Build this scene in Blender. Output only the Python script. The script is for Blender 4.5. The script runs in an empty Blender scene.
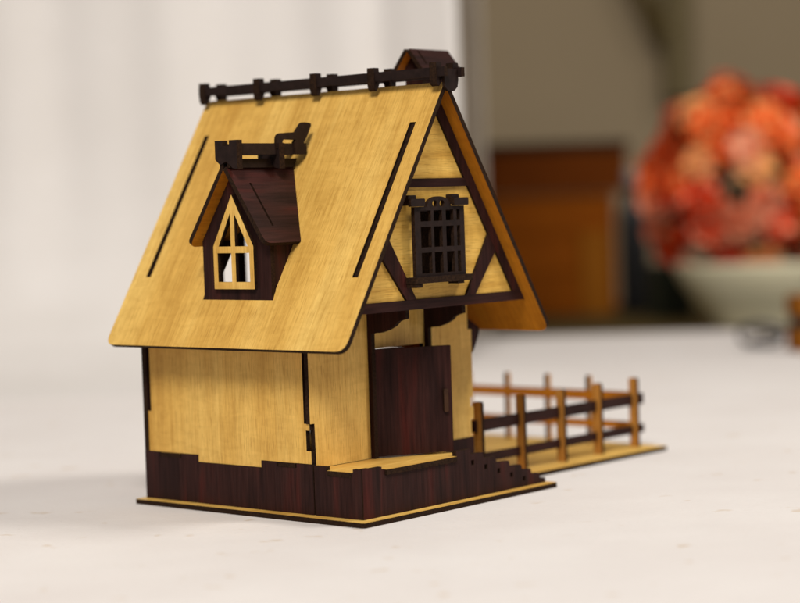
import bpy, bmesh, math, random
from mathutils import Vector, Matrix
from mathutils.geometry import tessellate_polygon

S = 0.015            # one modelling unit is 1.5 cm
random.seed(4)
scene = bpy.context.scene
COL = scene.collection

# ------------------------------------------------------------------ camera
CAM = Vector((-47.2487, -42.9164, 10.4354))
YAW, PITCH, ROLL, FPX = -0.8551, -0.0497, -0.0331, 2003.1
_f = Vector((-math.sin(YAW) * math.cos(PITCH), math.cos(YAW) * math.cos(PITCH), math.sin(PITCH)))
_rt = Vector((math.cos(YAW), math.sin(YAW), 0))
_up = _rt.cross(_f)
_R = math.cos(ROLL) * _rt + math.sin(ROLL) * _up
_U = -math.sin(ROLL) * _rt + math.cos(ROLL) * _up
FL = Vector((_f.x, _f.y, 0)).normalized()      # level forward
RL = _rt.copy()                                # level right


def room(lat, dep, z=0.0):
    """a point of the room: lateral, distance from the viewpoint, height"""
    return Vector((CAM.x, CAM.y, 0)) + RL * lat + FL * dep + Vector((0, 0, z))


cd = bpy.data.cameras.new('camera')
cam = bpy.data.objects.new('camera', cd)
COL.objects.link(cam)
M = Matrix.Identity(4)
for i in range(3):
    M[i][0], M[i][1], M[i][2], M[i][3] = _R[i], _U[i], -_f[i], CAM[i] * S
cam.matrix_world = M
cd.sensor_width = 36
cd.lens = FPX / 800 * 36
cd.clip_start = 0.05
cd.clip_end = 100
cd.dof.use_dof = True
cd.dof.focus_distance = 66.6 * S
cd.dof.aperture_fstop = 4.5
cd.dof.aperture_blades = 9
scene.camera = cam

# ------------------------------------------------------------------ materials
def new_mat(name):
    m = bpy.data.materials.new(name)
    m.use_nodes = True
    nt = m.node_tree
    b = nt.nodes['Principled BSDF']
    return m, nt, b


def nd(nt, typ, **kw):
    n = nt.nodes.new(typ)
    for k, v in kw.items():
        setattr(n, k, v)
    return n


def ramp(nt, fac, stops):
    r = nd(nt, 'ShaderNodeValToRGB')
    e = r.color_ramp.elements
    while len(e) > 1:
        e.remove(e[-1])
    e[0].position, e[0].color = stops[0][0], (*stops[0][1], 1)
    for p_, c_ in stops[1:]:
        x = e.new(p_)
        x.color = (*c_, 1)
    nt.links.new(fac, r.inputs[0])
    return r.outputs[0]


def mapped(nt, scale, src='UV'):
    tc = nd(nt, 'ShaderNodeTexCoord')
    mp = nd(nt, 'ShaderNodeMapping')
    mp.inputs['Scale'].default_value = scale
    nt.links.new(tc.outputs[src], mp.inputs[0])
    return mp.outputs[0]


def noise(nt, vec, scale, detail=4, rough=.55, dist=0.0):
    n = nd(nt, 'ShaderNodeTexNoise')
    n.inputs['Scale'].default_value = scale
    n.inputs['Detail'].default_value = detail
    n.inputs['Roughness'].default_value = rough
    n.inputs['Distortion'].default_value = dist
    nt.links.new(vec, n.inputs['Vector'])
    return n.outputs[0]


def mix(nt, mode, fac, a, b):
    m = nd(nt, 'ShaderNodeMix', data_type='RGBA', blend_type=mode)
    if isinstance(fac, float):
        m.inputs[0].default_value = fac
    else:
        nt.links.new(fac, m.inputs[0])
    for s_, v in ((m.inputs[6], a), (m.inputs[7], b)):
        if isinstance(v, tuple):
            s_.default_value = (*v, 1)
        else:
            nt.links.new(v, s_)
    return m.outputs[2]


def wood(name, lo, mid, hi, pore, rough=.42, streak=1.0):
    """ply veneer, grain along the V of the panel's own UV (one unit = 1.5 cm)"""
    m, nt, b = new_mat(name)
    broad = noise(nt, mapped(nt, (.55 * streak, .045, 1)), 1.0, 3, .5, .6)
    mid_ = noise(nt, mapped(nt, (3.6, .11, 1)), 1.0, 5, .68, .3)
    fine = noise(nt, mapped(nt, (13, .5, 1)), 1.0, 4, .65, .2)
    ripple = noise(nt, mapped(nt, (1.1, 3.4, 1)), 1.0, 3, .55, 1.2)
    spot = noise(nt, mapped(nt, (.9, .5, 1)), 1.0, 3, .5)
    c = ramp(nt, broad, [(.30, lo), (.5, mid), (.72, hi)])
    c = mix(nt, 'MULTIPLY', 1.0, c, ramp(nt, mid_, [(.32, (.87, .82, .74)), (.5, (1, 1, 1)), (.7, (1.06, 1.06, 1.08))]))
    f = ramp(nt, fine, [(.3, (.86, .82, .75)), (.55, (1, 1, 1)), (.75, (1.07, 1.06, 1.05))])
    c = mix(nt, 'MULTIPLY', 1.0, c, f)
    c = mix(nt, 'MULTIPLY', .8, c, ramp(nt, ripple, [(.36, (.93, .91, .87)), (.52, (1, 1, 1)), (.66, (1.04, 1.04, 1.04))]))
    c = mix(nt, 'MULTIPLY', .5, c, ramp(nt, spot, [(.3, (.78, .73, .64)), (.55, (1, 1, 1))]))
    pr = noise(nt, mapped(nt, (30, 1.5, 1)), 1.0, 2, .5, .3)
    pm = ramp(nt, pr, [(.565, (0, 0, 0)), (.64, (1, 1, 1))])
    sep = nd(nt, 'ShaderNodeSeparateColor')
    nt.links.new(pm, sep.inputs[0])
    mm = nd(nt, 'ShaderNodeMath', operation='MULTIPLY')
    mm.inputs[1].default_value = .46
    nt.links.new(sep.outputs[0], mm.inputs[0])
    c = mix(nt, 'MIX', mm.outputs[0], c, pore)
    oi = nd(nt, 'ShaderNodeObjectInfo')
    c = mix(nt, 'MULTIPLY', 1.0, c, ramp(nt, oi.outputs['Random'], [(0, (.93, .91, .88)), (1, (1.05, 1.05, 1.05))]))
    nt.links.new(c, b.inputs['Base Color'])
    b.inputs['Roughness'].default_value = rough
    b.inputs['Specular IOR Level'].default_value = .2
    bp = nd(nt, 'ShaderNodeBump')
    bp.inputs['Strength'].default_value = .25
    bp.inputs['Distance'].default_value = .0002
    nt.links.new(fine, bp.inputs['Height'])
    nt.links.new(bp.outputs[0], b.inputs['Normal'])
    return m


LIGHT = wood('light_veneer', (.60, .345, .075), (.70, .43, .105), (.78, .52, .15), (.36, .18, .03))
INNER = wood('shaded_ply_back', (.38, .135, .006), (.46, .17, .009), (.53, .21, .014), (.22, .08, .006), .6)  # unstained ply; the shade of the undersides is mixed into its deep orange
GABLE = wood('gable_veneer', (.50, .28, .05), (.66, .40, .085), (.76, .50, .13), (.28, .14, .02), .4, 2.6)


def stain(name, rough=.36):
    m, nt, b = new_mat(name)
    a = noise(nt, mapped(nt, (1.5, .16, 1)), 1.0, 3, .55, .4)
    f = noise(nt, mapped(nt, (10, .5, 1)), 1.0, 3, .6)
    c = ramp(nt, a, [(.36, (.021, .0095, .0085)), (.56, (.034, .0130, .0110)), (.69, (.052, .0130, .0105)), (.84, (.075, .0135, .010))])
    c = mix(nt, 'MULTIPLY', 1.0, c, ramp(nt, f, [(.3, (.6, .6, .6)), (.7, (1.25, 1.25, 1.25))]))
    nt.links.new(c, b.inputs['Base Color'])
    b.inputs['Roughness'].default_value = rough
    b.inputs['Specular IOR Level'].default_value = .06
    bp = nd(nt, 'ShaderNodeBump')
    bp.inputs['Strength'].default_value = .2
    bp.inputs['Distance'].default_value = .0002
    nt.links.new(f, bp.inputs['Height'])
    nt.links.new(bp.outputs[0], b.inputs['Normal'])
    return m


DARK = stain('dark_stain')


def plain(name, c1, c2, sc, rough=.6, spec=.3, bump=0.0, src='Object', stretch=(1, 1, 1)):
    m, nt, b = new_mat(name)
    n = noise(nt, mapped(nt, tuple(sc * s_ for s_ in stretch), src), 1.0, 4, .55)
    nt.links.new(ramp(nt, n, [(.3, c1), (.7, c2)]), b.inputs['Base Color'])
    b.inputs['Roughness'].default_value = rough
    b.inputs['Specular IOR Level'].default_value = spec
    if bump:
        bp = nd(nt, 'ShaderNodeBump')
        bp.inputs['Strength'].default_value = .4
        bp.inputs['Distance'].default_value = bump
        nt.links.new(n, bp.inputs['Height'])
        nt.links.new(bp.outputs[0], b.inputs['Normal'])
    return m


BURNT = plain('burnt_edge', (.010, .0055, .004), (.034, .017, .009), 900, .75, .06, src='Object')
HANDLE = plain('handle_stain', (.034, .015, .008), (.05, .022, .010), 200, .5, .15)
RAIL = plain('dark_rail', (.012, .007, .006), (.022, .012, .010), 300, .5, .12)
POSTFACE = wood('fence_post_veneer', (.34, .145, .026), (.45, .205, .04), (.52, .26, .06), (.2, .08, .02), .5)

# ------------------------------------------------------------------ builders
WORLD = {}


def parent_to(o, par):
    if par is not None:
        o.parent = par
        o.matrix_parent_inverse = WORLD[par].inverted()


def register(o, mw, par=None):
    o.matrix_world = mw
    o.matrix_basis = mw
    WORLD[o] = mw.copy()
    parent_to(o, par)
    return o


def thing(name, loc, label, cat, group=None, rot=0):
    o = bpy.data.objects.new(name, None)
    o.empty_display_size = .02
    COL.objects.link(o)
    register(o, Matrix.Translation(Vector(loc) * S) @ Matrix.Rotation(rot, 4, 'Z'))
    tag(o, label, cat, group)
    return o


def tag(o, label, cat, group=None):
    o['label'] = label
    o['category'] = cat
    if group:
        o['group'] = group
    return o


def mesh_obj(name, bm, mats, par=None, mw=None, smooth=False):
    me = bpy.data.meshes.new(name)
    bm.normal_update()
    bm.to_mesh(me)
    bm.free()
    for m in mats:
        me.materials.append(m)
    if smooth:
        for f in me.polygons:
            f.use_smooth = True
    o = bpy.data.objects.new(name, me)
    COL.objects.link(o)
    register(o, mw if mw is not None else Matrix.Identity(4), par)
    return o


def rounded(pts, radii, n=5):
    """round the corners of an outline; radii = {index: radius}"""
    out = []
    k = len(pts)
    for i, p in enumerate(pts):
        r = radii.get(i, 0)
        if not r:
            out.append(tuple(p))
            continue
        p0, p1, p2 = Vector(pts[i - 1]), Vector(p), Vector(pts[(i + 1) % k])
        a, b_ = (p0 - p1), (p2 - p1)
        d1, d2 = min(r, a.length * .49), min(r, b_.length * .49)
        A, B = p1 + a.normalized() * d1, p1 + b_.normalized() * d2
        for j in range(n + 1):
            t = j / n
            q = A * (1 - t) ** 2 + p1 * 2 * t * (1 - t) + B * t * t
            out.append((q.x, q.y))
    return out


def add_panel(bm, outer, holes, O, U, V, th, grain='v', mi=(0, 1, 2), seed=None):
    """plywood panel: outline in (U,V), front face at O facing U x V, thickness th backwards"""
    U, V, O = Vector(U).normalized(), Vector(V).normalized(), Vector(O)
    N = U.cross(V)
    uvl = bm.loops.layers.uv.verify()
    off = (random.uniform(0, 60), random.uniform(0, 60))

    def ccw(l, want=True):
        a = sum(l[i][0] * l[(i + 1) % len(l)][1] - l[(i + 1) % len(l)][0] * l[i][1] for i in range(len(l)))
        return list(l) if (a > 0) == want else list(reversed(l))
    loops = [ccw(outer, True)] + [ccw(h, False) for h in holes]
    flat = [q for l in loops for q in l]
    tris = tessellate_polygon([[Vector((x, y, 0)) for x, y in l] for l in loops])
    front = [bm.verts.new((O + U * x + V * y) * S) for x, y in flat]
    back = [bm.verts.new((O + U * x + V * y - N * th) * S) for x, y in flat]

    def setuv(f, pts):
        for lp, (x, y) in zip(f.loops, pts):
            lp[uvl].uv = (x + off[0], y + off[1]) if grain == 'v' else (y + off[0], x + off[1])
    for t in tris:
        a, b_, c = (flat[i] for i in t)
        ar = (b_[0] - a[0]) * (c[1] - a[1]) - (b_[1] - a[1]) * (c[0] - a[0])
        if abs(ar) < 1e-9:
            continue
        t = list(t) if ar > 0 else list(reversed(t))
        try:
            f = bm.faces.new([front[i] for i in t])
            f.material_index = mi[0]
            setuv(f, [flat[i] for i in t])
            t2 = list(reversed(t))
            f = bm.faces.new([back[i] for i in t2])
            f.material_index = mi[1]
            setuv(f, [flat[i] for i in t2])
        except ValueError:
            pass
    base = 0
    for l in loops:
        n = len(l)
        for i in range(n):
            a, b_ = base + i, base + (i + 1) % n
            f = bm.faces.new((front[a], back[a], back[b_], front[b_]))
            f.material_index = mi[2]
            setuv(f, [flat[a], flat[a], flat[b_], flat[b_]])
        base += n


def add_box(bm, x, y, z, mi=2):
    add_panel(bm, [(x[0], y[0]), (x[1], y[0]), (x[1], y[1]), (x[0], y[1])], [], (0, 0, z[1]), (1, 0, 0), (0, 1, 0), z[1] - z[0], 'v', (mi, mi, mi))


def rect(a0, a1, b0, b1):
    return [(a0, b0), (a1, b0), (a1, b1), (a0, b1)]


def panel_x(bm, outer, x, th, holes=(), grain='v', mi=(0, 1, 2)):      # outline (y,z), faces -X
    f = lambda l: [(-a, b) for a, b in l]
    add_panel(bm, f(outer), [f(h) for h in holes], (x, 0, 0), (0, -1, 0), (0, 0, 1), th, grain, mi)


def panel_xp(bm, outer, x, th, holes=(), grain='v', mi=(0, 1, 2)):     # outline (y,z), faces +X
    add_panel(bm, outer, list(holes), (x, 0, 0), (0, 1, 0), (0, 0, 1), th, grain, mi)


def panel_y(bm, outer, y, th, holes=(), grain='v', mi=(0, 1, 2)):      # outline (x,z), faces -Y
    add_panel(bm, outer, list(holes), (0, y, 0), (1, 0, 0), (0, 0, 1), th, grain, mi)


def panel_z(bm, outer, z, th, holes=(), grain='v', mi=(0, 1, 2)):      # outline (x,y), faces +Z
    add_panel(bm, outer, list(holes), (0, 0, z), (1, 0, 0), (0, 1, 0), th, grain, mi)


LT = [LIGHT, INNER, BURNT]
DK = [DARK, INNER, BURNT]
DD = [DARK, DARK, BURNT]
RL_ = [RAIL, RAIL, BURNT]
T = .18          # ply thickness


def part(name, fill, mats, par, label=None):
    bm = bmesh.new()
    fill(bm)
    o = mesh_obj(name, bm, mats, par)
    if label:
        o['label'] = label
    return o


# ------------------------------------------------------------------ the model cottage
C0 = 4.687                       # centre line of the house
XB, XR = .437, 8.937             # side walls
EX, EZ, RZ = -.80, 5.752, 14.536  # eave and ridge of the roof faces
SL = (RZ - EZ) / (C0 - EX)
TH = math.atan(SL)
Y0, Y1 = -.12, 11.32
house = thing('model_cottage', (5, 5.5, 0), 'laser-cut plywood cottage model with steep roof and dark timbers, on the white cloth', 'model house')


def roof_under(x, off=.30):
    """height of the underside of the roof at x"""
    return RZ - abs(x - C0) * SL - off * 1.25


# base plate with the yard
part('base_plate', lambda bm: panel_z(bm, rounded([(0, 0), (10.46, 0), (10.46, 2.2), (20.95, 2.2), (20.95, 13.3), (9.4, 13.3), (9.4, 11), (0, 11)], {0: .12, 1: .15, 3: .15, 4: .15, 7: .12}, 3), .17, .17, grain='u'), LT, house)

# dark plinth: side, front with stair stringer, back and right
def f(bm):
    panel_x(bm, [(2.60, .174), (10.85, .174), (10.85, 1.86), (10.05, 1.86), (10.05, 1.70), (8.95, 1.70), (8.95, 1.86), (8.09, 1.86), (8.09, 1.61), (5.0, 1.61), (5.0, 1.85), (4.25, 1.85), (4.25, 1.70), (3.35, 1.70), (3.35, 1.85), (2.60, 1.85)], XB, T)
part('plinth', f, DD, house)

def f(bm):
    panel_x(bm, [(XB + .01, .174), (2.54, .174), (2.54, 1.82), (2.0, 1.82), (2.0, 1.69), (.82, 1.69), (.82, 1.81), (XB + .01, 1.81)], XB, T)
part('porch_side', f, DD, house)

def f(bm):
    prof = [(XB + .02, .174), (10.25, .174), (10.25, .34)]
    steps = [(9.95, .34), (9.90, .56), (9.45, .58), (9.4, .76), (8.9, .80), (8.85, .98), (8.2, 1.00), (8.15, 1.20), (7.45, 1.22), (7.4, 1.44), (6.75, 1.46), (6.7, 1.66), (6.05, 1.68), (6.0, 1.86)]
    prof += steps + [(5.25, 1.86), (5.25, 1.50), (1.55, 1.50), (1.55, 1.70), (1.4, 1.70), (1.4, 1.81), (.80, 1.81), (.80, 1.83), (XB + .02, 1.83)]
    holes = []
    for k in range(5):
        x, z = 6.05 + .72 * k, 1.40 - .23 * k
        holes.append(rect(x, x + .16, z - .11, z + .06))
    panel_y(bm, prof, XB - .02, T, holes)
part('stair_stringer', f, DD, house, 'dark porch front with a stepped stair profile at its right end')

def f(bm):       # treads between the stringer and the house
    for k in range(6):
        x, z = 6.0 + .69 * k, 1.44 - .22 * k
        panel_z(bm, rect(x - .02, x + .70, XB + .18, 2.58), z, .14)
        panel_x(bm, rect(XB + .18, 2.58, z + .003, z + .21), x - .03, .1)
part('stair_step', f, DD, house)

def f(bm):       # dark base of the front wall beside the stairs, right and rear plinth
    panel_y(bm, rect(6.05, XR, .174, 1.86), 2.61, T)
    panel_xp(bm, rect(2.8, 10.6, .174, 1.86), XR, T)
    panel_y(bm, rect(XB + .2, XR - .2, .174, 1.86), 10.62, T)
part('plinth', f, DD, house)

# floor and deck
def f(bm):
    panel_z(bm, [(XB + .19, 2.7), (XR - .2, 2.7), (XR - .2, 10.6), (XB + .19, 10.6)], 1.66, T)
    for a, b_ in ((9.0, 10.0), (3.4, 4.2)):
        panel_z(bm, rect(XB - .015, XB + .185, a, b_), 1.86, .155)
part('floor', f, LT, house)
def f(bm):
    panel_z(bm, [(XB + .19, 2.6), (XB + .19, 1.97), (XB - .015, 1.97), (XB - .015, .86), (XB + .19, .86), (XB + .19, XB + .17), (1.58, XB + .17), (1.58, XB - .10), (5.2, XB - .10), (5.2, XB + .17), (5.95, XB + .17), (5.95, 2.6)], 1.70, T, grain='u')
part('porch_deck', f, LT, house)

# walls
def f(bm):
    pts = [(2.95, 5.80), (2.95, 3.20), (2.70, 3.20), (2.70, 2.98), (2.87, 2.98), (2.87, 2.29), (2.66, 2.29), (2.66, 1.865), (3.36, 1.865), (4.25, 1.865), (4.99, 1.865), (4.99, 1.625), (8.08, 1.625), (8.08, 1.875), (10.83, 1.875), (10.83, 3.30), (10.44, 3.30), (10.44, 5.80)]
    panel_x(bm, pts, XB + .01, T)
part('side_wall', f, LT, house)
part('side_wall', lambda bm: panel_xp(bm, rect(2.82, 10.4, 1.87, 5.80), XR - .01, T, holes=[rect(5.2, 7.6, 3.0, 5.0)]), LT, house)

DX0, DX1, DZ = 3.50, 6.30, 5.45
def f(bm):
    pts = [(XB + .01, 1.865)] + [(XB + .2, 1.865), (DX0, 1.75), (DX0, DZ), (DX1, DZ), (DX1, 1.865), (XR - .09, 1.865), (XR - .09, 2.5), (XR + .06, 2.5), (XR + .06, 2.95), (XR - .09, 2.95), (XR - .09, 3.3), (XR + .06, 3.3), (XR + .06, 5.75), (XR - .15, 5.75), (XR - .15, 6.80), (.75, 6.80), (XB - .03, 5.9), (XB - .03, 3.2), (XB + .18, 3.2), (XB + .18, 1.865)]
    pts = [(XB + .21, 1.712), (DX0, 1.712)] + pts[3:-1]
    panel_y(bm, pts, 2.63, T)
part('front_wall', f, LT, house)
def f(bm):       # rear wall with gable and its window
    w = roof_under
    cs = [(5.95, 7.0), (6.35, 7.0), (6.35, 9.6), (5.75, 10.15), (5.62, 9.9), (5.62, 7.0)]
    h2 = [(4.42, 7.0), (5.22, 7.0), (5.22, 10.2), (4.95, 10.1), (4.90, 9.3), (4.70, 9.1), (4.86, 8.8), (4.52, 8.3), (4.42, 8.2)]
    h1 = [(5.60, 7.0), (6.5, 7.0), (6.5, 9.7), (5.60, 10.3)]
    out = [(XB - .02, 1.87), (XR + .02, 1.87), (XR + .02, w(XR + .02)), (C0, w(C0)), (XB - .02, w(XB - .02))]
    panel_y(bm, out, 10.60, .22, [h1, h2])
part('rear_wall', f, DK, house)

# roof slabs
def slab_v(z):
    return (z - EZ) / math.sin(TH)
LS = slab_v(RZ) - T / math.tan(math.pi / 2 - TH) + .11
def f(bm):
    out = rounded([(-Y1, 0), (-Y0, 0), (-Y0, LS), (-Y1, LS)], {0: .38, 1: .42}, 6)
    v0, v1 = slab_v(8.06), slab_v(13.08)
    holes = [[(-10.66, v0), (-10.42, v0), (-10.42, v1), (-10.66, v1)], [(-.74, v0 - .02), (-.48, v0 - .02), (-.48, v1), (-.74, v1)]]
    dv0, dv1 = slab_v(7.62), slab_v(11.3)
    holes.append([(-7.0, dv0), (-4.12, dv0), (-4.12, slab_v(9.3)), (-5.56, dv1), (-7.0, slab_v(9.3))])
    U, V = (0, -1, 0), (math.cos(TH), 0, math.sin(TH))
    add_panel(bm, out, holes, (EX, 0, EZ), U, V, T, 'v')
    nrm = Vector(U).cross(Vector(V))
    for h in holes[:2]:                        # wall tabs that fill the two long slots
        add_panel(bm, [(h[0][0] + .02, v0 + .02), (h[1][0] - .05, v0 + .02), (h[1][0] - .05, v1 - .02), (h[0][0] + .02, v1 - .02)], [], Vector((EX, 0, EZ)) - nrm * .07, U, V, .4, 'v', (2, 2, 2))
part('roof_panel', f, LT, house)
def f(bm):
    out = rounded([(Y0, 0), (Y1, 0), (Y1, LS), (Y0, LS)], {0: .42, 1: .38}, 6)
    add_panel(bm, out, [], (2 * C0 - EX, 0, EZ), (0, 1, 0), (-math.cos(TH), 0, math.sin(TH)), T, 'v')
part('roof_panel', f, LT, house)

# front gable
GY = .36
def f(bm):
    gz = 6.84
    x0, x1 = C0 - (RZ - .34 - gz) / SL, C0 + (RZ - .34 - gz) / SL
    tri = [(x0, gz), (x1, gz), (C0, RZ - .34)]
    panel_y(bm, tri, GY + .10, T, [rect(3.62, 5.42, 7.98, 10.08)], 'u')
    panel_y(bm, rect(3.2, 6.0, 7.6, 10.5), .95, .12, mi=(2, 2, 2))  # added dark panel, stands in for the unlit interior behind the window
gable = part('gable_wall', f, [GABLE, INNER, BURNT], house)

def beam(pts, y=GY, th=.099, grain='u'):
    part('timber_beam', lambda bm: panel_y(bm, pts, y, th, grain=grain), DD, gable)
def rx(z, d):        # x of the right roof line offset inward by d (horizontal)
    return C0 + (RZ - z) / SL - d
zb, zt = 6.84, 7.17
beam([(2 * C0 - rx(zb, .22), zb), (rx(zb, .22), zb), (rx(zt, .22), zt), (2 * C0 - rx(zt, .22), zt)])
beam([(rx(zt + .004, .68), zt + .004), (rx(zt + .004, .23), zt + .004), (C0 + .004, RZ - .37), (C0 + .004, RZ - 1.09)], grain='v')
beam([(2 * C0 - a, b) for a, b in [(rx(zt + .004, .68), zt + .004), (rx(zt + .004, .23), zt + .004), (C0 + .004, RZ - .37), (C0 + .004, RZ - 1.09)]][::-1], grain='v')
beam([(2 * C0 - rx(10.90, .69), 10.90), (rx(10.90, .69), 10.90), (rx(11.19, .69), 11.19), (2 * C0 - rx(11.19, .69), 11.19)])
br = [(6.02, zt + .004), (6.52, zt + .004), (rx(8.62, .69), 8.62), (rx(9.22, .69), 9.22)]
beam(br, grain='v')
beam([(2 * C0 - a + .02, b) for a, b in br][::-1], grain='v')

# window grille on the gable
GX0, GX1, GYF = 3.10, 5.70, .10
def f(bm):
    cx = (GX0 + GX1) / 2 - .02
    arch = [(GX0, 7.92), (GX1, 7.92), (GX1, 10.25), (cx + .62, 10.25)]
    for k in range(1, 12):
        a = math.pi * k / 12
        arch.append((cx + .62 * math.cos(a), 10.25 + .33 * math.sin(a)))
    arch += [(cx - .62, 10.25), (GX0, 10.25)]
    holes = []
    cols = [(GX0 + .30, GX0 + .84), (GX0 + .98, GX0 + 1.42), (GX0 + 1.62, GX0 + 2.02), (GX0 + 2.19, GX0 + 2.36)]
    rows = [(8.02, 8.72), (8.89, 9.58), (9.76, 10.12)]
    for i, (a, b_) in enumerate(cols):
        for c, d in rows:
            holes.append(rect(a, b_, c, d))
    for s in (-.22, .16):
        holes.append([(cx + s + .13 * math.cos(k * math.pi / 4), 10.34 + .12 * math.sin(k * math.pi / 4)) for k in range(8)])
    panel_y(bm, arch, GYF, .14, holes)
grille = part('window_grille', f, RL_, gable)
def f(bm):
    o_ = rect(3.40, 5.50, 7.90, 10.16)
    panel_y(bm, o_, .375, .084, [rect(3.62, 5.42, 7.98, 10.08)])
    for x in ():
        add_box(bm, (x, x + .1), (.39, .455), (7.95, 10.10), 0)
part('window_frame', f, RL_, grille)
part('window_sill', lambda bm: (panel_z(bm, rounded(rect(2.86, 5.86, -.10, .358), {0: .08, 1: .08}), 7.92, .21), add_box(bm, (2.88, 3.22), (-.06, .35), (7.58, 7.709)), add_box(bm, (5.05, 5.40), (-.06, .35), (7.62, 7.709))), RL_, grille)
for a, b_ in ((2.78, 3.50), (5.02, 5.78)):
    part('grille_block', lambda bm: (panel_y(bm, rounded(rect(a, b_, 10.26, 10.52), {0: .06, 1: .06, 2: .06, 3: .06}, 3), -.04, .13), panel_y(bm, rounded(rect(a + .02, a + .42, 10.30, 10.64), {2: .06, 3: .06}, 3), .095, .25)), RL_, grille)

# porch brackets and side bracket
def bracket(x):
    pts = [(2.62, 1.72), (2.62, 6.82), (.86, 6.82), (.86, 6.52), (1.08, 6.47), (1.22, 6.42), (1.40, 6.26), (1.68, 6.13), (2.02, 6.03), (2.32, 6.01), (2.44, 5.98), (2.44, 1.72)]
    part('porch_bracket', lambda bm: panel_x(bm, pts, x, T), DD, house)
bracket(3.36)
bracket(6.36)
part('eave_bracket', lambda bm: panel_y(bm, [(XR + .01, 4.7), (XR + .15, 4.7), (XR + .42, 4.95), (XR + .62, 5.3), (XR + .76, 5.6), (XR + .76, 5.78), (XR + .01, 6.2)], 2.82, T), DD, house)

# door, ajar
ang = math.radians(-30)
dw = 2.86
du = Vector((math.cos(ang), math.sin(ang), 0))
def f(bm):
    add_panel(bm, rect(.03, dw, 1.76, 5.44), [], (DX0 - .06, 2.50, 0), du, (0, 0, 1), T)
door = part('door', f, [DARK, INNER, BURNT], house)
def f(bm):
    n = du.cross(Vector((0, 0, 1)))
    add_panel(bm, rounded(rect(dw - .34, dw - .18, 3.15, 3.95), {0: .05, 1: .05, 2: .05, 3: .05}, 3), [], Vector((DX0 - .06, 2.50, 0)) + n * .13, du, (0, 0, 1), .127)
part('handle', f, [HANDLE, HANDLE, BURNT], door)

# ridge: two rails on saddles
RX = .45
def f(bm):
    for s in (-1, 1):
        x = C0 + s * RX
        panel_x(bm, rect(-.50, 11.30, 14.56, 14.87), x - .08, .16)
ridge = part('ridge_rail', f, RL_, house)
for k, y in enumerate((11.10, 8.28, 5.47, 2.76, -.02)):
    def f(bm):
        half = [(.24, 14.60), (.34, 14.38), (.44, 14.24), (.53, 14.30), (.57, 14.46), (.57, 15.03), (.31, 15.03), (.29, 14.80)]
        pts = [(C0 + a, b_) for a, b_ in half] + [(C0 - a, b_) for a, b_ in reversed(half)]
        panel_y(bm, pts, y - .17, .31)
    part('saddle', f, RL_, ridge)
def f(bm):            # end plate of the ridge
    pts = [(C0 - .34, 14.22), (C0 - .16, 14.08), (C0 + .16, 14.08), (C0 + .34, 14.22), (C0 + .34, 14.82), (C0 - .34, 14.82)]
    panel_y(bm, pts, -.34, .10)
part('saddle', f, RL_, ridge)

# dormer
YD, HW, DXF = 5.56, 1.62, .17
def f(bm):
    zl = 9.30
    apex = 11.72
    out = [(YD - HW - .05, 7.30), (YD + HW + .09, 7.30), (YD + HW, 7.48), (YD + HW, zl), (YD, apex), (YD - HW, zl), (YD - HW, 7.48)]
    win = [(YD - .86, 7.80), (YD + .86, 7.80), (YD + .86, 9.12), (YD, 10.66), (YD - .86, 9.12)]
    panel_x(bm, out, DXF, T, [win])
dormer = part('dormer', f, DD, house)
for s in (-1, 1):
    def f(bm):
        g = lambda z: (z - EZ) / SL + EX + .02          # x where the roof face is at height z
        pts = [(DXF + T, g(7.52) and 7.56), (g(9.5), 9.50), (DXF + T, 9.50)]
        pts = [(DXF + T + .002, EZ + (DXF + T - EX) * SL + .01), (g(9.3), 9.30), (DXF + T + .002, 9.30)]
        if s < 0:
            panel_y(bm, pts, YD - HW + .03, T)
        else:
            panel_y(bm, pts, YD + HW - .03 - T, T)
    part('dormer_cheek', f, DD, dormer)
# dormer roof slabs (dark outside, shade-toned ply inside)
DEY, DEZ, DRZ = 1.90, 9.22, 11.98
DFULL = math.hypot(DEY, DRZ - DEZ)
DLEN = DFULL - .9 * T * (DRZ - DEZ) / DEY + .01
for s in (-1, 1):
    def f(bm):
        x0 = -.30
        g = lambda v: ((DEZ + (DRZ - DEZ) * v / DFULL) - EZ) / SL + EX + .06
        if s < 0:
            U, V = Vector((1, 0, 0)), Vector((0, DEY, DRZ - DEZ)).normalized()
            out = rounded([(x0, 0), (g(0), 0), (g(DLEN), DLEN), (x0, DLEN)], {0: .28}, 5)
            hole = [(.52, .62), (.72, .62), (.60, .72), (.40, 2.45), (.28, 2.45), (.46, .72)]
            hole = [(.30, .72), (.44, .64), (.44, 2.42), (.34, 2.42)]
            add_panel(bm, out, [rect(.40, .49, .68, 2.45)], (0, YD - DEY, DEZ), U, V, T * .9, 'u')
        else:
            U, V = Vector((-1, 0, 0)), Vector((0, -DEY, DRZ - DEZ)).normalized()
            out = rounded([(-g(0), 0), (-x0, 0), (-x0, DLEN), (-g(DLEN), DLEN)], {1: .28}, 5)
            add_panel(bm, out, [], (0, YD + DEY, DEZ), U, V, T * .9, 'u')
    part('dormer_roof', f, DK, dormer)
def f(bm):
    a = .84
    out = [(YD - .96, 7.68), (YD + .96, 7.68), (YD + .96, 9.12), (YD, 10.86), (YD - .96, 9.12)]
    cells = [
        [(YD - .76, 7.92), (YD - .10, 7.92), (YD - .10, 8.90), (YD - .76, 8.90)],
        [(YD + .10, 7.92), (YD + .76, 7.92), (YD + .76, 8.90), (YD + .10, 8.90)],
        [(YD - .70, 9.12), (YD - .10, 9.12), (YD - .10, 10.24)],
        [(YD + .10, 9.12), (YD + .70, 9.12), (YD + .10, 10.24)]]
    panel_x(bm, out, DXF - .14, .138, cells)
part('window_frame', f, [LIGHT, INNER, BURNT], dormer)
YC = 5.42
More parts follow.
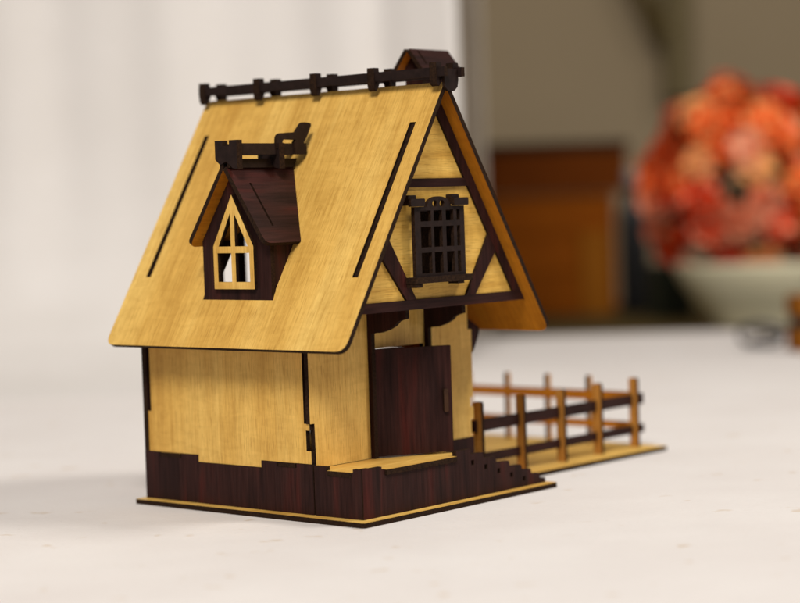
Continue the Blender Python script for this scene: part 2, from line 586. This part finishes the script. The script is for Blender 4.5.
def f(bm):
    g = (12.2 - EZ) / SL + EX
    for s in (-1, 1):
        y = YC + s * .33
        panel_y(bm, rounded(rect(-.24, g - .02, 12.19, 12.57), {}), y - .08, .16)
        panel_y(bm, [(-.24, 11.76), (2.85, 11.76), (2.99, 12.06), (-.24, 12.06)], YD - .04 + s * .17 - .08, .16)
drail = part('ridge_rail', f, RL_, dormer)
for x in (-.28, 1.74):
    part('saddle', lambda bm: panel_x(bm, [(YC - .52, 11.70), (YC - .52, 12.68 if x < 0 else 12.58), (YC - .16, 12.68 if x < 0 else 12.58), (YC - .16, 12.5), (YC + .16, 12.5), (YC + .16, 12.68 if x < 0 else 12.58), (YC + .52, 12.68 if x < 0 else 12.58), (YC + .52, 12.05), (YC + .30, 11.86), (YC, 11.98), (YC - .30, 11.74)], x, .26), RL_, drail)
def f(bm):
    pts = rounded([(1.70, 12.40), (1.70, 12.90), (2.66, 12.95), (2.98, 13.30), (3.46, 13.26), (3.22, 12.84), (3.02, 12.60), (3.20, 12.40), (3.05, 12.18), (2.60, 12.18), (2.55, 12.60), (2.62, 12.68), (2.02, 12.70), (1.97, 12.62), (1.97, 12.40)], {1: .25, 3: .12, 4: .14, 7: .14}, 4)
    panel_y(bm, pts, 4.94, .14)
part('ridge_hook', f, RL_, drail)

# chimney behind the ridge
def f(bm):
    x0, x1, ya, yb = 7.3, 8.7, 3.1, 3.9
    zlow = EZ + (2 * C0 - EX - x0) * SL - .1
    zl2 = EZ + (2 * C0 - EX - x1) * SL - .1
    panel_x(bm, [(ya, zlow), (yb, zlow), (yb, 15.2), (3.5, 15.7), (ya, 15.2)], x0, T)
    panel_xp(bm, [(ya, zl2), (yb, zl2), (yb, 15.2), (3.5, 15.7), (ya, 15.2)], x1, T)
    panel_y(bm, [(x0 + T, zlow), (x1 - T, zl2), (x1 - T, 15.2), (x0 + T, 15.2)], ya + .01, T)
    panel_y(bm, [(x0 + T, zlow), (x1 - T, zl2), (x1 - T, 15.2), (x0 + T, 15.2)], yb - .01 - T, T)
chim = part('chimney', f, DD, house)
for s in (-1, 1):
    def f(bm):
        L_ = math.hypot(.74, .92) - .16 * .92 / .74 + .01
        if s < 0:
            add_panel(bm, rect(6.95, 9.1, 0, L_), [rect(7.3, 7.4, .3, .9)], (0, 3.5 - .74, 15.07), (1, 0, 0), Vector((0, .74, .92)), .16, 'u')
        else:
            add_panel(bm, rect(-9.1, -6.95, 0, L_), [], (0, 3.5 + .74, 15.07), (-1, 0, 0), Vector((0, -.74, .92)), .16, 'u')
    part('chimney_roof', f, DK, chim)

# fence round the yard: two runs, rails slotted through posts
def post_outline(a0, a1):
    return rounded(rect(a0, a1, .174, 3.0), {2: .1, 3: .1}, 4)
def f(bm):
    for z0, z1 in ((1.88, 2.32), (.72, 1.06)):
        panel_y(bm, rect(9.7, 20.72, z0, z1), 3.18, .13, grain='u')
run = part('fence', f, [DARK, INNER, BURNT], house, 'dark railed run of the yard fence')
for x in (9.95, 12.50, 15.05, 17.50, 20.02):
    part('fence_post', lambda bm: panel_x(bm, post_outline(2.98, 3.36), x - .08, .16), [POSTFACE, POSTFACE, BURNT], run)
def f(bm):
    for z0, z1 in ((2.02, 2.42), (.90, 1.20)):
        panel_x(bm, rect(3.36, 12.6, z0, z1), 19.98, .13, grain='u')
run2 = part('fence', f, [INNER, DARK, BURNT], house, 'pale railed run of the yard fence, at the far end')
for y in (5.55, 7.68, 9.82, 11.95):
    part('fence_post', lambda bm: panel_y(bm, post_outline(19.98 + .131, 20.36), y - .08, .16), [POSTFACE, POSTFACE, BURNT], run2)

# ------------------------------------------------------------------ setting
def cloth_mat(name, c1, c2, bump, stains=False):
    m, nt, b = new_mat(name)
    v = mapped(nt, (1, 1, 1), 'Object')
    n1 = noise(nt, v, 9, 4, .55)
    n2 = noise(nt, v, 420, 3, .6)
    c = ramp(nt, n1, [(.3, c1), (.7, c2)])
    c = mix(nt, 'MULTIPLY', .5, c, ramp(nt, n2, [(.3, (.93, .93, .92)), (.7, (1, 1, 1))]))
    if stains:
        n3 = noise(nt, v, 55, 2, .5)
        c = mix(nt, 'MULTIPLY', 1.0, c, ramp(nt, n3, [(.665, (1, 1, 1)), (.74, (.88, .81, .72))]))
        n4 = noise(nt, v, 900, 1, .4)
        c = mix(nt, 'MULTIPLY', 1.0, c, ramp(nt, n4, [(.775, (1, 1, 1)), (.81, (.5, .44, .38))]))
    nt.links.new(c, b.inputs['Base Color'])
    b.inputs['Roughness'].default_value = .8
    b.inputs['Specular IOR Level'].default_value = .15
    bp = nd(nt, 'ShaderNodeBump')
    bp.inputs['Strength'].default_value = .5
    bp.inputs['Distance'].default_value = bump
    n5 = noise(nt, v, 30, 5, .6)
    nt.links.new(n5, bp.inputs['Height'])
    nt.links.new(bp.outputs[0], b.inputs['Normal'])
    return m


CLOTH = cloth_mat('white_cloth', (.69, .65, .63), (.74, .708, .69), .0016, True)
SHEET = cloth_mat('white_sheet', (.625, .595, .57), (.66, .632, .612), .001)


def room_matrix(lat, dep, z=0, rot=0):
    p = room(lat, dep, z) * S
    m = Matrix.Identity(4)
    for i in range(3):
        m[i][0], m[i][1], m[i][2], m[i][3] = RL[i], FL[i], (0, 0, 1)[i], p[i]
    return m @ Matrix.Rotation(rot, 4, 'Z')


def structure(o):
    o['kind'] = 'structure'
    return o


# table top under its cloth: slightly uneven sheet, folded over the far edge
bm = bmesh.new()
nx, ny = 60, 70
W_, D0, D1 = 110, 14, 152
grid = {}
for j in range(ny + 2):
    for i in range(nx + 1):
        lat = -W_ + 2 * W_ * i / nx
        if j <= ny:
            dep, z = D0 + (D1 - D0) * j / ny - 0.06 * lat * (j / ny), 0
        else:
            dep, z = D1 + .5 - .06 * lat, -9
        grid[i, j] = bm.verts.new(Vector((lat, dep, z)) * S)
for j in range(ny + 1):
    for i in range(nx):
        bm.faces.new((grid[i, j], grid[i + 1, j], grid[i + 1, j + 1], grid[i, j + 1]))
o = structure(mesh_obj('table', bm, [CLOTH], None, room_matrix(0, 0, -.006), True))

# hanging white sheet that sweeps onto the table
bm = bmesh.new()
prof = [(112.0, -.05), (113, .10), (116, .35), (120, 1.0), (124, 2.2), (127.5, 4.2), (130, 7), (131.5, 10.5), (132.5, 14), (133.3, 20), (134, 30), (134.6, 45), (135, 70)]
# denser resampling
pp = []
for a, b_ in zip(prof[:-1], prof[1:]):
    for k in range(4):
        pp.append((a[0] + (b_[0] - a[0]) * k / 4, a[1] + (b_[1] - a[1]) * k / 4))
pp.append(prof[-1])
nl = 90
verts = []
for j, (d, z) in enumerate(pp):
    row = []
    amp = min(1, max(0, (z - .3) / 14))
    for i in range(nl + 1):
        t = i / nl
        lat = -62 + t * (65.2 + 1.1 * min(1, max(0, z) / 12))
        wv = amp * (.40 * math.sin(lat * .55 + .02 * z) + .2 * math.sin(lat * 1.13 + 1.3 + .03 * z) + .55 * math.sin(lat * .21 + 2))
        turn = -.02 * max(0, lat + 9) ** 2 * amp
        row.append(bm.verts.new(Vector((lat, d + wv * (1 if lat < 0 else .4) + turn, z)) * S))
    verts.append(row)
for j in range(len(pp) - 1):
    for i in range(nl):
        bm.faces.new((verts[j][i], verts[j][i + 1], verts[j + 1][i + 1], verts[j + 1][i]))
sh = mesh_obj('backdrop_sheet', bm, [SHEET], None, room_matrix(0, 0, 0), True)
md = sh.modifiers.new('thickness', 'SOLIDIFY')
md.thickness = .0006
md.offset = 1
tag(sh, 'white fabric sheet hanging in soft folds behind the model cottage', 'sheet')

# added grey strip, its tone shades off the sheet's right edge
bm = bmesh.new()
rows_ = [] 
for j in range(30):
    z = -48 + 120 * j / 29
    rows_.append([bm.verts.new(Vector((-6 + 13.0 * i / 40, 157 + .9 * math.sin(i * .9 + .01 * z) + .5 * math.sin(i * .37 + 1), z)) * S) for i in range(41)])
for a, b_ in zip(rows_[:-1], rows_[1:]):
    for i in range(40):
        bm.faces.new((a[i], a[i + 1], b_[i + 1], b_[i]))
EDGE_SHADE = plain('edge_shade_cloth', (.55, .49, .41), (.60, .54, .46), 30, .9, .05)
cu = mesh_obj('shade_strip', bm, [EDGE_SHADE], None, room_matrix(0, 0, 0), True)
md = cu.modifiers.new('thickness', 'SOLIDIFY')
md.thickness = .001
tag(cu, 'grey-beige strip added behind the white sheet to shade off its right edge', 'shade_strip')

WALL = plain('wall_paint', (.33, .255, .16), (.37, .29, .185), 1.2, .85, .1)
bm = bmesh.new()
add_box(bm, (-200, 200), (300, 306), (-90, 190), 0)
structure(mesh_obj('wall', bm, [WALL], None, room_matrix(0, 0, 0)))
FLOORM = plain('floor_tiles', (.10, .08, .06), (.14, .11, .085), 3, .5, .3)
bm = bmesh.new()
add_box(bm, (-260, 260), (-160, 306), (-52, -50), 0)
structure(mesh_obj('floor', bm, [FLOORM], None, room_matrix(0, 0, 0)))

# ------------------------------------------------------------------ blurred things behind
def wood_simple(name, a, b_, rough=.7):
    return plain(name, a, b_, 22, rough, .05, stretch=(1, 1, 6))


OLIVE = wood_simple('olive_board', (.075, .052, .018), (.11, .078, .028))
CRATE = wood_simple('crate_wood', (.19, .045, .002), (.24, .063, .003))
CRATE2 = wood_simple('crate_wood_pale', (.215, .07, .005), (.25, .085, .007))
BOXM = wood_simple('red_brown_wood', (.095, .021, .0015), (.125, .029, .002))
BLACK = plain('black_plastic', (.008, .008, .009), (.014, .014, .015), 60, .4)
GREEN = plain('dark_green_card', (.012, .016, .008), (.022, .028, .014), 60, .7)
GREY = plain('grey_cloth', (.2, .19, .18), (.26, .25, .24), 60, .8)


def bevel(o, w):
    b = o.modifiers.new('bevel', 'BEVEL')
    b.width = w * S
    b.segments = 2
    return o


def box_part(name, x, y, z, m, par, mw, w=.12):
    bm = bmesh.new()
    add_box(bm, x, y, z, 0)
    return bevel(mesh_obj(name, bm, [m], par, mw), w)


# sideboard
mw = room_matrix(18, 178, -1.0)
sb = thing('sideboard', room(18, 178, -50), 'dark olive wooden sideboard behind the white table', 'sideboard')
box_part('top', (-22, 60), (-14.5, 34), (-1.4, 0), OLIVE, sb, mw)
box_part('cabinet', (-21, 59), (-14, 33), (-48.98, -1.41), OLIVE, sb, mw)

# crate
mw = room_matrix(14.6, 196, -1.0, math.radians(4))
cr = thing('wooden_crate', room(14.6, 196, -1), 'orange-brown wooden crate with a pale corner board, under the dark box', 'crate')
for (x, y) in (((-5.9, 2.6), (-4, -3.6)), ((-5.9, 5.6), (3.6, 4))):
    for k in range(3):
        box_part('slat', x if y[0] > 0 else (-5.9, 5.6), y, (.05 + 3.9 * k, 3.85 + 3.9 * k), CRATE, cr, mw)
for x in ((-6.3, -5.9), (5.6, 6.0)):
    box_part('side', x, (-4, 4), (.02, 11.6), CRATE, cr, mw)
box_part('corner_post', (2.6, 5.4), (-4.45, -4.02), (.02, 8.0), CRATE2, cr, mw)
mw = room_matrix(14.6, 196, 10.72, math.radians(4))
bx = thing('wooden_box', room(14.6, 196, 10.72), 'low reddish brown wooden box lying on top of the crate', 'box')
box_part('body', (-7.9, 7.2), (-4.6, 4.4), (.0, 4.0), BOXM, bx, mw)
box_part('lid', (-8.1, 7.4), (-4.8, 4.6), (4.01, 4.9), wood_simple('dark_lid', (.022, .009, .004), (.032, .013, .006)), bx, mw)


def lathe(bm, prof, n=48, mi=0):
    rings = []
    for r, z in prof:
        rings.append([bm.verts.new(Vector((r * math.cos(2 * math.pi * k / n), r * math.sin(2 * math.pi * k / n), z)) * S) for k in range(n)])
    for a, b_ in zip(rings[:-1], rings[1:]):
        for k in range(n):
            f_ = bm.faces.new((a[k], a[(k + 1) % n], b_[(k + 1) % n], b_[k]))
            f_.material_index = mi
    bm.faces.new(list(reversed(rings[0])))
    bm.faces.new(rings[-1])


# dark bottle between crate and bouquet
mw = room_matrix(22.6, 192, -1.0)
bt = thing('dark_bottle', room(22.6, 192, -1), 'near-black tall bottle standing beside the crate, left of the flowers', 'bottle')
bm = bmesh.new()
lathe(bm, [(1.3, 0), (1.45, .2), (1.45, 9), (1.3, 10), (.7, 11), (.6, 12.4)], 32)
mesh_obj('body', bm, [BLACK], bt, mw, True)
bm = bmesh.new()
lathe(bm, [(.72, 12.42), (.75, 12.5), (.75, 13.6), (.65, 13.7)], 24)
mesh_obj('cap', bm, [GREY], bt, mw, True)
mw = room_matrix(25.2, 185, -1.0, .2)
gb = thing('green_box', room(25.2, 185, -1), 'small dark green box on the sideboard, left of the pale bowl', 'box')
box_part('body', (-2.0, 1.6), (-1.5, 1.5), (0, 4.2), GREEN, gb, mw)
box_part('lid', (-2.08, 1.68), (-1.58, 1.58), (4.21, 4.9), GREEN, gb, mw)

# bowl
mw = room_matrix(30.9, 169, -1.0)
BOWLM = plain('bowl_glaze', (.78, .73, .50), (.82, .77, .55), 12, .35, .4)
bm = bmesh.new()
lathe(bm, [(4.2, 0), (4.4, .1), (4.5, .4), (5.5, 1.7), (6.6, 3.1), (7.3, 4.2), (7.75, 5.2), (7.8, 5.4), (7.65, 5.5), (7.4, 5.25), (6.9, 4.1), (6.0, 2.9), (4.6, 1.2), (3.8, .7)], 64)
bw = mesh_obj('bowl', bm, [BOWLM], None, mw, True)
tag(bw, 'pale greenish-cream bowl on the sideboard, filled with coral flowers', 'bowl')

# bouquet
def petal_mat(name, c1, c2):
    m, nt, b = new_mat(name)
    n = noise(nt, mapped(nt, (40, 40, 40), 'Object'), 1, 3)
    nt.links.new(ramp(nt, n, [(.35, c1), (.65, c2)]), b.inputs['Base Color'])
    b.inputs['Roughness'].default_value = .7
    b.inputs['Specular IOR Level'].default_value = .15
    return m


PET = [petal_mat('petal_coral', (.82, .09, .012), (.9, .16, .03)), petal_mat('petal_peach', (.92, .36, .10), (.95, .5, .19)),
       petal_mat('petal_red', (.74, .028, .001), (.84, .06, .002)), petal_mat('petal_pink', (.93, .32, .16), (.95, .47, .30))]
LEAF = plain('flower_leaf', (.02, .026, .008), (.04, .045, .015), 80, .6)
mw = room_matrix(29.0, 167.5, 4.0)
bq = thing('bouquet', room(29.0, 167.5, 5), 'big bunch of coral and peach artificial flowers in the pale bowl', 'flowers')
bm = bmesh.new()
rnd = random.Random(9)
for k in range(150):
    d = Vector((rnd.gauss(0, 1), rnd.gauss(0, 1), rnd.gauss(0, 1))).normalized()
    p = Vector((d.x * 5.6, d.y * 4.6, 6.2 + d.z * 5.6)) * rnd.uniform(.75, 1.0)
    a = d.orthogonal().normalized()
    a.rotate(Matrix.Rotation(rnd.uniform(0, 6.28), 3, d))
    b_ = d.cross(a)
    L_ = rnd.uniform(1.2, 2.0)
    q = [p - a * L_, p + b_ * .6 + d * .3, p + a * L_ + d * .6, p - b_ * .6 + d * .3]
    bm.faces.new([bm.verts.new(v * S) for v in q])
for k in range(9):
    a = k * .7
    for t in range(1):
        p0, p1 = Vector((math.cos(a) * 1.5, math.sin(a) * 1.5, -3.4)), Vector((math.cos(a) * 4, math.sin(a) * 3.4, 5))
        w = Vector((.15, 0, 0))
        bm.faces.new([bm.verts.new(v * S) for v in (p0 - w, p0 + w, p1 + w, p1 - w)])
mesh_obj('foliage', bm, [LEAF], bq, mw)


def bloom(center, axis, R_, mi, par):
    bm = bmesh.new()
    axis = axis.normalized()
    a = axis.orthogonal().normalized()
    b_ = axis.cross(a)
    layers = [(9, 1.0, .25), (8, .82, .6), (7, .62, .95), (5, .42, 1.25), (4, .22, 1.45)]
    for li, (n, rr, tilt) in enumerate(layers):
        for k in range(n):
            th = 2 * math.pi * (k + .5 * (li % 2)) / n + rnd.uniform(-.15, .15)
            out = a * math.cos(th) + b_ * math.sin(th)
            side = axis.cross(out)
            L_ = R_ * (.55 + .45 * rr) * rnd.uniform(.9, 1.1)
            w = L_ * .42
            rows = []
            for s_ in range(5):
                t = s_ / 4
                tl = tilt * (1 - .45 * t) + (.0 if li else -.1)
                base = center + (out * math.cos(tl) + axis * math.sin(tl)) * (L_ * t) + axis * (R_ * .10 * li)
                ww = w * math.sin(math.pi * min(1, .18 + t * .72)) * (1 if s_ < 4 else .7)
                cup = axis * (ww * .35)
                rows.append([base - side * ww + cup, base, base + side * ww + cup + axis * rnd.uniform(-.1, .1)])
            vs = [[bm.verts.new(v * S) for v in r] for r in rows]
            for r0, r1 in zip(vs[:-1], vs[1:]):
                for c in range(2):
                    f_ = bm.faces.new((r0[c], r0[c + 1], r1[c + 1], r1[c]))
                    f_.material_index = 0 if rnd.random() < .8 else 1
    mats = [PET[mi], PET[(mi + (1 if mi != 1 else 2)) % 4]]
    return mesh_obj('flower', bm, mats, par, mw, True)


pts = []
tries = 0
while len(pts) < 96 and tries < 20000:
    tries += 1
    d = Vector((rnd.gauss(0, 1), rnd.gauss(0, 1), rnd.gauss(.1, 1))).normalized()
    if d.z < -.8:
        continue
    sh_ = rnd.uniform(.78, 1.10)
    p = Vector((d.x * 6.9 * sh_, d.y * 5.4 * sh_, 6.6 + d.z * 7.6 * sh_))
    if all((p - q[0]).length > 1.3 for q in pts):
        pts.append((p, d))
for k, (p, d) in enumerate(pts):
    r_ = rnd.random()
    mi = 0 if r_ < .36 else 1 if r_ < .50 else 2 if r_ < .74 else 3
    ax = d + Vector((rnd.uniform(-.4, .4), rnd.uniform(-.4, .4), rnd.uniform(-.4, .4)))
    bloom(p, ax, rnd.uniform(1.5, 2.1), mi, bq)

# spectacles and small wooden block at the right edge
FR = plain('spectacle_frame', (.012, .012, .016), (.02, .02, .026), 90, .3, .5)
GL, gnt, gb_ = new_mat('lens_glass')
gb_.inputs['Base Color'].default_value = (.95, .93, .9, 1)
gb_.inputs['Transmission Weight'].default_value = 1
gb_.inputs['Roughness'].default_value = .02
gb_.inputs['IOR'].default_value = 1.05


def tube(bm, pts_, r, closed=False, n=8):
    m = len(pts_)
    rings = []
    for i, p in enumerate(pts_):
        a = pts_[i - 1] if (closed or i > 0) else p
        b_ = pts_[(i + 1) % m] if (closed or i < m - 1) else p
        t = (b_ - a).normalized()
        u = t.orthogonal().normalized() if abs(t.y) > .9 else t.cross(Vector((0, 1, 0))).normalized()
        v = t.cross(u)
        rings.append([bm.verts.new((p + (u * math.cos(2 * math.pi * k / n) + v * math.sin(2 * math.pi * k / n)) * r) * S) for k in range(n)])
    for i in range(m if closed else m - 1):
        A, B = rings[i], rings[(i + 1) % m]
        for k in range(n):
            bm.faces.new((A[k], A[(k + 1) % n], B[(k + 1) % n], B[k]))


mw = room_matrix(25.4, 131.5, 0, -.25)
sp = thing('spectacles', room(25.4, 131.5, 0), 'folded dark-framed spectacles lying on the white cloth below the bowl', 'spectacles')
for s in (-1, 1):
    ring = []
    for k in range(28):
        a = 2 * math.pi * k / 28
        ca, sa = math.cos(a), math.sin(a)
        ring.append(Vector((s * 1.75 + 1.35 * math.copysign(abs(ca) ** .7, ca), 0, .95 + .72 * math.copysign(abs(sa) ** .7, sa))))
    bm = bmesh.new()
    tube(bm, ring, .15, True)
    rim = mesh_obj('rim', bm, [FR], sp, mw, True)
    bm = bmesh.new()
    fr_ = [bm.verts.new((v + Vector((0, -.03, 0))) * S) for v in ring]
    bk = [bm.verts.new((v + Vector((0, .03, 0))) * S) for v in ring]
    bm.faces.new(fr_)
    bm.faces.new(bk[::-1])
    for k in range(28):
        bm.faces.new((fr_[k], bk[k], bk[(k + 1) % 28], fr_[(k + 1) % 28]))
    mesh_obj('lens', bm, [GL], rim, mw)
    bm = bmesh.new()
    tube(bm, [Vector((s * 3.1, .05, 1.3)), Vector((s * 3.15, .5, 1.3)), Vector((s * 2.2, .75 + .2 * s, 1.15)), Vector((-s * 1.8, 1.0 + .2 * s, .6)), Vector((-s * 2.8, 1.1 + .2 * s, .2))], .14)
    mesh_obj('temple', bm, [FR], sp, mw, True)
bm = bmesh.new()
tube(bm, [Vector((-.42, 0, 1.15)), Vector((-.2, 0, 1.35)), Vector((.2, 0, 1.35)), Vector((.42, 0, 1.15))], .13)
mesh_obj('bridge', bm, [FR], sp, mw, True)

mw = room_matrix(26.7, 128, 0, .1)
wb = thing('wooden_block', room(26.7, 128, 0), 'orange wooden block with a dark band, cut off by the right edge of the photo', 'block')
box_part('body', (-1.5, 3.5), (-1, 2), (.0, 1.5), CRATE2, wb, mw)
box_part('band', (-1.35, 3.35), (-.85, 1.85), (1.51, 2.25), BLACK, wb, mw)
box_part('top', (-1.5, 3.5), (-1, 2), (2.26, 3.6), CRATE2, wb, mw)

# cabinet at the right edge behind the flowers
mw = room_matrix(46.5, 205, -1.0, 0)
cb = thing('wooden_cabinet', room(46.5, 205, -1), 'orange-brown wooden cabinet behind the flowers at the right edge', 'cabinet')
box_part('body', (-6, 12), (-2, 6), (.0, 20.4), CRATE, cb, mw)
box_part('door', (-5.5, 3), (-2.4, -2.01), (.6, 19.6), CRATE2, cb, mw)
box_part('top', (-6.4, 12.4), (-2.6, 6.4), (20.41, 21.2), BOXM, cb, mw)

# wall bracket with a diagonal brace, top right
mw = room_matrix(0, 292, 0)
wb2 = thing('wall_bracket', room(42, 292, 30), 'dark olive upright with a slanting brace on the wall above the flowers', 'bracket')
box_part('upright', (40.0, 43.6), (0, 7.9), (24, 75), wood_simple('olive_post', (.16, .125, .06), (.19, .15, .08)), wb2, mw)
bm = bmesh.new()
add_panel(bm, [(0, 0), (2.6, 0), (2.6, 16), (0, 16)], [], (38.4, -.01, 33.0), (1, 0, 0), (-.42, 0, .9), 3)
bevel(mesh_obj('brace', bm, [OLIVE] * 3, wb2, mw), .1)

# ------------------------------------------------------------------ light: lamps of the room
def area(name, loc, target, size, power, color):
    l = bpy.data.lights.new(name, 'AREA')
    l.shape = 'DISK'
    l.size = size * S
    l.energy = power
    l.color = color
    o = bpy.data.objects.new(name, l)
    COL.objects.link(o)
    d = (Vector(target) - Vector(loc)).normalized()
    o.matrix_world = Matrix.Translation(Vector(loc) * S) @ d.to_track_quat('-Z', 'Y').to_matrix().to_4x4()
    return o


area('key_lamp', room(-36, -125, 205), (3, 4, 5), 95, 168, (1, .95, .89))
area('ceiling_lamp', room(112, 62, 112), (4, 6, 3), 40, 26, (1, .95, .88))

w = bpy.data.worlds.new('World')
scene.world = w
w.use_nodes = True
bg = w.node_tree.nodes['Background']
bg.inputs[0].default_value = (1, .93, .86, 1)
bg.inputs[1].default_value = .2

# ------------------------------------------------------------------ render settings
scene.render.engine = 'CYCLES'
scene.view_settings.view_transform = 'Standard'
scene.view_settings.look = 'None'
scene.view_settings.exposure = 0
scene.view_settings.gamma = 1
scene.render.resolution_x, scene.render.resolution_y = 1024, 772
